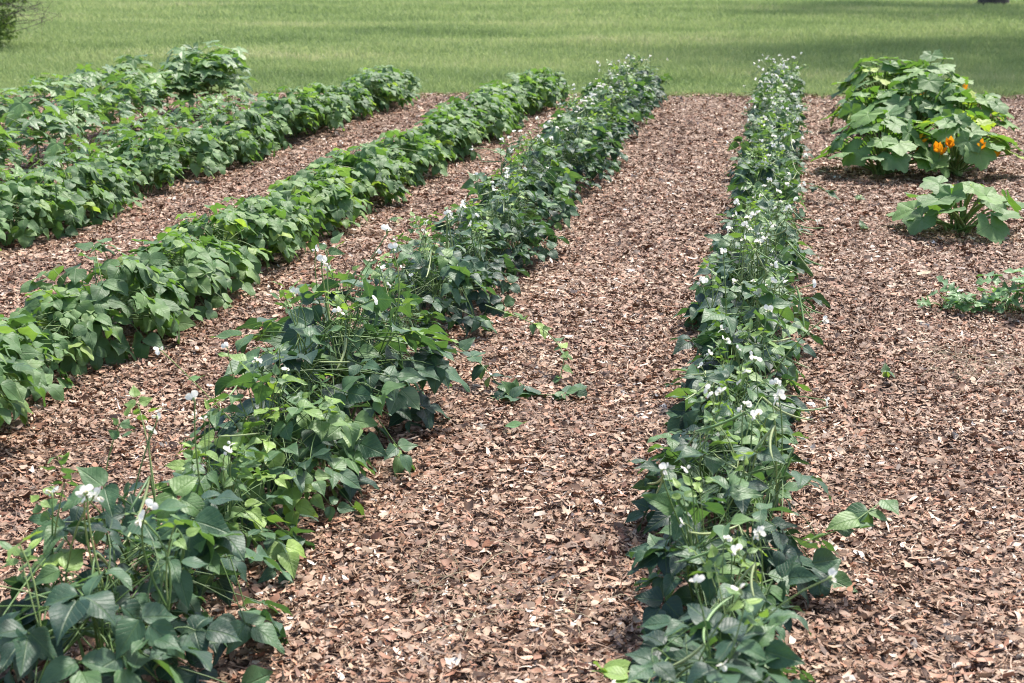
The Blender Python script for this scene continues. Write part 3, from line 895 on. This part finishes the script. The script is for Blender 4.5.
# melon vine creeping in from the edge
def melon():
    rnd.seed(61)
    t = empty("melon_vine", G(1034, 318)); tag(t, "blue-green vine with cut lobed leaves creeping over the mulch", "vine")
    fo, st = MB(), MB()
    c = t.location
    tip = G(942, 312) - c
    pts = bez((0.12, -0.02, 0.01), (-0.15, 0.02, 0.03), (tip.x, tip.y, 0.02), 14)
    st.tube(pts, 0.004, 0.002, tone=0.6)
    for k, q in enumerate(pts):
        for j in range(9 if k < 6 else 5):
            hgt = rnd.uniform(0.04, 0.20) * (1.0 if k < 6 else 0.45)
            a = rnd.uniform(0, 6.28)
            p = q + np.array([math.cos(a) * 0.07, math.sin(a) * 0.07, hgt])
            st.tube(bez(q, (q + p) / 2 + np.array([0, 0, .02]), p, 4), 0.0022, 0.0016, sides=4, tone=0.6)
            pi = rnd.gauss(-0.1, 0.35)
            d = np.array([math.cos(a) * math.cos(pi), math.sin(a) * math.cos(pi), math.sin(pi)])
            L = rnd.uniform(0.09, 0.14) * (1.0 if k < 6 else 0.75)
            leaflet(fo, p, d, (rnd.gauss(0, .3), rnd.gauss(0, .3) - 0.3, 1), L, L * 0.85, 'melon', 0.2, rnd.uniform(0.1, 0.7), rnd.uniform(0, 1 if k > 10 else 0.6), 0.05)
    link("foliage", fo.mesh("melon_foliage", [M_MEL]), t); link("stem", st.mesh("melon_stem", [M_STEM]), t)


melon()


# stray shoots and seedlings in the mulch
def shoot(path, leaves, name, label, cat, mat=M_COW, tone=(0.5, 0.9), size=(0.05, 0.075), seed=0, group=None):
    """A thin stem along path (world points) with leaflets spaced along it."""
    rnd.seed(seed)
    c = np.array(path[0], float); c[2] = 0
    t = empty(name, c); tag(t, label, cat, group)
    P = np.array(path, float) - c
    tt = np.linspace(0, 1, len(P)); ts = np.linspace(0, 1, 14)
    S_ = np.stack([np.interp(ts, tt, P[:, i]) for i in range(3)], 1)
    for _ in range(2): S_[1:-1] = (S_[:-2] + 2 * S_[1:-1] + S_[2:]) / 4
    st, fo = MB(), MB()
    st.tube(S_, 0.0026, 0.0015, tone=0.6)
    for k in range(leaves):
        q = S_[int((k + 1) / leaves * 13)]
        a = rnd.uniform(0, 6.28)
        for j in range(rnd.randint(1, 3)):
            a += rnd.uniform(1.2, 2.4)
            L = rnd.uniform(*size)
            pi = rnd.gauss(0.0, 0.4)
            leaflet(fo, q, (math.cos(a) * math.cos(pi), math.sin(a) * math.cos(pi), math.sin(pi)), (rnd.gauss(0, .3), rnd.gauss(-.2, .3), 1), L, L * 0.68, 'cow', 0.2, rnd.uniform(0, .8), rnd.uniform(*tone))
    link("foliage", fo.mesh("shoot_foliage", [mat]), t); link("stem", st.mesh("shoot_stem", [M_STEM]), t)
    return t


def W3(px, py, z): return tuple(G(px, py, z))


shoot([W3(812, 540, 0.18), W3(850, 525, 0.22), W3(884, 500, 0.26)], 6, "bean_shoot", "leafy bean shoot reaching out sideways over the mulch from the narrow row", "shoot", seed=1, size=(0.06, 0.10), tone=(0.4, 0.85))
shoot([W3(485, 305, 0.22), W3(540, 325, 0.16), W3(566, 352, 0.12), W3(560, 378, 0.04)], 11, "bean_shoot", "pale arching shoot with small leaves over the wide path", "shoot", seed=2, size=(0.04, 0.06), tone=(0.6, 1.0))
shoot([W3(492, 398, 0.02), W3(525, 392, 0.03), W3(550, 396, 0.02), W3(580, 390, 0.03)], 7, "bean_shoot", "low shoot creeping on the mulch of the wide path", "shoot", seed=3, size=(0.06, 0.085), tone=(0.3, 0.8))
shoot([W3(800, 192, 0.05), W3(815, 186, 0.12), W3(828, 192, 0.10)], 4, "bean_shoot", "dark-leaved shoot leaning from the narrow row toward the squash patch", "shoot", seed=4, size=(0.08, 0.11), tone=(0.3, 0.6))
shoot([W3(660, 690, 0.14), W3(625, 678, 0.15), W3(603, 672, 0.13)], 2, "bean_shoot", "yellow-green leaves on a shoot poking out at the near end of the narrow row", "shoot", seed=8, size=(0.075, 0.09), tone=(0.85, 1.0))
shoot([W3(455, 345, 0.14), W3(480, 362, 0.12), W3(498, 385, 0.05), W3(512, 398, 0.03)], 7, "bean_shoot", "dark leafy shoot spilling from the tall mound onto the wide path", "shoot", seed=6, size=(0.07, 0.10), tone=(0.2, 0.6))
for i, (px, py, lab) in enumerate(((885, 375, "tiny two-leaved seedling alone in open mulch"), (862, 230, "small seedling in the mulch beside the single squash plant"),
                                   (858, 200, "small seedling in the mulch in front of the squash patch"), (395, 222, "small pale seedling between the two leafy rows"),
                                   (915, 500, "tiny seedling in the mulch"))[:4]):
    shoot([W3(px, py, 0.0), W3(px + 1, py - 2, 0.03), W3(px + 2, py - 4, 0.06)], 3, "seedling", lab, "seedling", seed=10 + i, size=(0.035, 0.06), tone=(0.5, 0.95))


# fallen leaves lying on the mulch
def fallen(px, py, L, tone, mat, label, seed):
    rnd.seed(seed)
    p = G(px, py, 0.05)
    mb = MB()
    leaflet(mb, (-L / 2, 0, 0.02), (1, rnd.uniform(-.2, .2), 0.05), (0, -0.15, 1), L, L * 0.6, 'cow', 0.3, -0.5, tone, 0.05)
    o = link("fallen_leaf", mb.mesh("fallen_leaf", [mat])); o.location = (p.x, p.y, 0.03)
    tag(o, label, "leaf")


fallen(517, 426, 0.085, 0.35, M_MEL, "grey-green fallen leaf lying on the wide mulch path", 1)
fallen(197, 380, 0.07, 0.6, M_MEL, "pale green fallen leaf lying beside the flowering row", 2)
fallen(925, 274, 0.08, 1.0, M_STRAW, "bleached fallen leaf on open mulch below the squash", 3)

# dry grass wisps on the bare mulch
mb = MB(); rnd.seed(9)
for k in range(110):
    px, py = rnd.gauss(965, 32), rnd.gauss(372, 14)
    if rnd.random() < 0.4: px, py = rnd.gauss(465, 60), rnd.gauss(610, 35)
    p = np.array(G(px, py)); a = rnd.uniform(0, 6.28); L = rnd.uniform(0.06, 0.18)
    q = p + np.array([math.cos(a) * L, math.sin(a) * L, 0]); p[2] = 0.03; q[2] = 0.03 + rnd.uniform(0, .04)
    mb.tube(bez(p, (p + q) / 2 + np.array([rnd.gauss(0, .02), rnd.gauss(0, .02), .03]), q, 5), 0.0012, 0.0007, sides=3, tone=rnd.random())
tag(link("dry_straw", mb.mesh("dry_straw", [M_STRAW])), "thin dry straw lying on the mulch", "straw", kind="stuff")


# ------------------------------------------------------------------ shrub and trees beyond the garden
def leafy_cloud(centre, rad, n, size, seed, squash=0.8, clumps=40, csize=0.28):
    r = np.random.default_rng(seed)
    cc = r.normal(size=(clumps, 3)); cc /= np.linalg.norm(cc, axis=1, keepdims=True)
    cc *= (r.uniform(0.25, 1.0, clumps) ** 0.6)[:, None]
    k = r.integers(0, clumps, n)
    P = cc[k] + r.normal(0, csize * 0.5, (n, 3))
    P = P * np.array([rad, rad, rad * squash]) + np.array(centre)
    a = r.normal(size=(n, 3)); a /= np.linalg.norm(a, axis=1, keepdims=True)
    b = np.cross(a, r.normal(size=(n, 3))); b /= np.linalg.norm(b, axis=1, keepdims=True)
    s_ = size * r.uniform(0.6, 1.3, n)[:, None]
    V = np.stack([P - a * s_ * 0.5, P + b * s_ * 0.28, P + a * s_ * 0.5, P - b * s_ * 0.28], 1).reshape(-1, 3)
    F = (np.arange(n) * 4)[:, None] + np.array([[0, 1, 2, 3]])
    t = np.repeat(np.clip(r.uniform(0, 1, clumps)[k] * 0.6 + r.uniform(0, 0.4, n), 0, 1), 4)
    return V, F, t, cc * np.array([rad, rad, rad * squash]) + np.array(centre)


def tree(x, y, trunk_r, hgt, rad, label, seed, n=6500, size=0.26):
    rnd.seed(seed)
    t = empty("tree", (x, y, -0.05)); tag(t, label, "tree", "trees beside the lawn")
    V, F, T, cc = leafy_cloud((0, 0, hgt), rad, n, size, seed, 0.62, 60, 0.30)
    mb = MB()
    pts = bez((0, 0, -0.1), (0.15, 0.1, hgt * 0.4), (0.1, -0.1, hgt * 0.85), 9)
    mb.tube(pts, trunk_r, sides=12, rad=trunk_r * np.array([1.5, 1.05, 0.95, 0.88, 0.8, 0.68, 0.55, 0.4, 0.25]), tone=0.4)
    for k in range(14):
        q = pts[rnd.randint(3, 7)]; e = cc[rnd.randint(0, len(cc) - 1)]
        mb.tube(bez(q, (q + e) / 2 + np.array([0, 0, .5]), e, 7), trunk_r * 0.34, 0.03, sides=6, tone=0.4)
    link("trunk", mb.mesh("tree_trunk", [M_BARK]), t)
    link("crown", raw_mesh("tree_crown", V, [F], [M_CROWN], None, None, T, smooth=False), t)


p = G(993, 4)
tree(p.x, p.y, 0.30, 8.0, 5.0, "tree whose dark trunk base shows at the lawn's far edge", 71)
tree(10.0, 25.8, 0.28, 6.6, 6.2, "tree outside the picture shading the lawn behind the squash", 72, 9500)
tree(15.0, 24.5, 0.28, 6.8, 5.0, "tree outside the picture farther from the lawn's middle", 73)


def shrub():
    rnd.seed(81)
    p = G(-20, 47)
    t = empty("shrub", (p.x, p.y, -0.05)); tag(t, "dark green shrub with bare twigs at the lawn's corner", "shrub")
    V, F, T, cc = leafy_cloud((0.0, 0, 0.62), 0.78, 4200, 0.085, 82, 0.75, 46, 0.26)
    mb = MB()
    for k in range(46):
        e = cc[rnd.randint(0, len(cc) - 1)] * rnd.uniform(1.0, 1.15)
        mb.tube(bez((rnd.gauss(0, .10), rnd.gauss(0, .10), 0), e * 0.5 + np.array([rnd.gauss(0, .12), rnd.gauss(0, .12), .12]), e, 7), 0.010, 0.003, sides=5, tone=0.3)
    for k in range(34):                                      # bare, crooked outer twigs that fork
        b = cc[rnd.randint(0, len(cc) - 1)] * 0.7
        e = np.array([rnd.uniform(0.7, 1.35), rnd.gauss(0, .4), rnd.uniform(0.45, 1.5)])
        m = (b + e) / 2 + np.array([rnd.gauss(0, .1), rnd.gauss(0, .1), rnd.gauss(0.05, .12)])
        pts = bez(b, m, e, 7)
        mb.tube(pts, 0.006, 0.0025, sides=4, tone=0.9)
        for j in range(5):
            q = pts[rnd.randint(3, 6)]
            mb.tube(bez(q, q + np.array([rnd.gauss(0.05, .07), rnd.gauss(0, .07), rnd.gauss(0, .07)]), q + np.array([rnd.gauss(0.1, .12), rnd.gauss(0, .12), rnd.gauss(0, .14)]), 4), 0.0035, 0.0018, sides=4, tone=0.6)
    link("stem", mb.mesh("shrub_stem", [M_BARK]), t)
    link("foliage", raw_mesh("shrub_foliage", V, [F], [M_BUSH], None, None, T, smooth=False), t)


shrub()
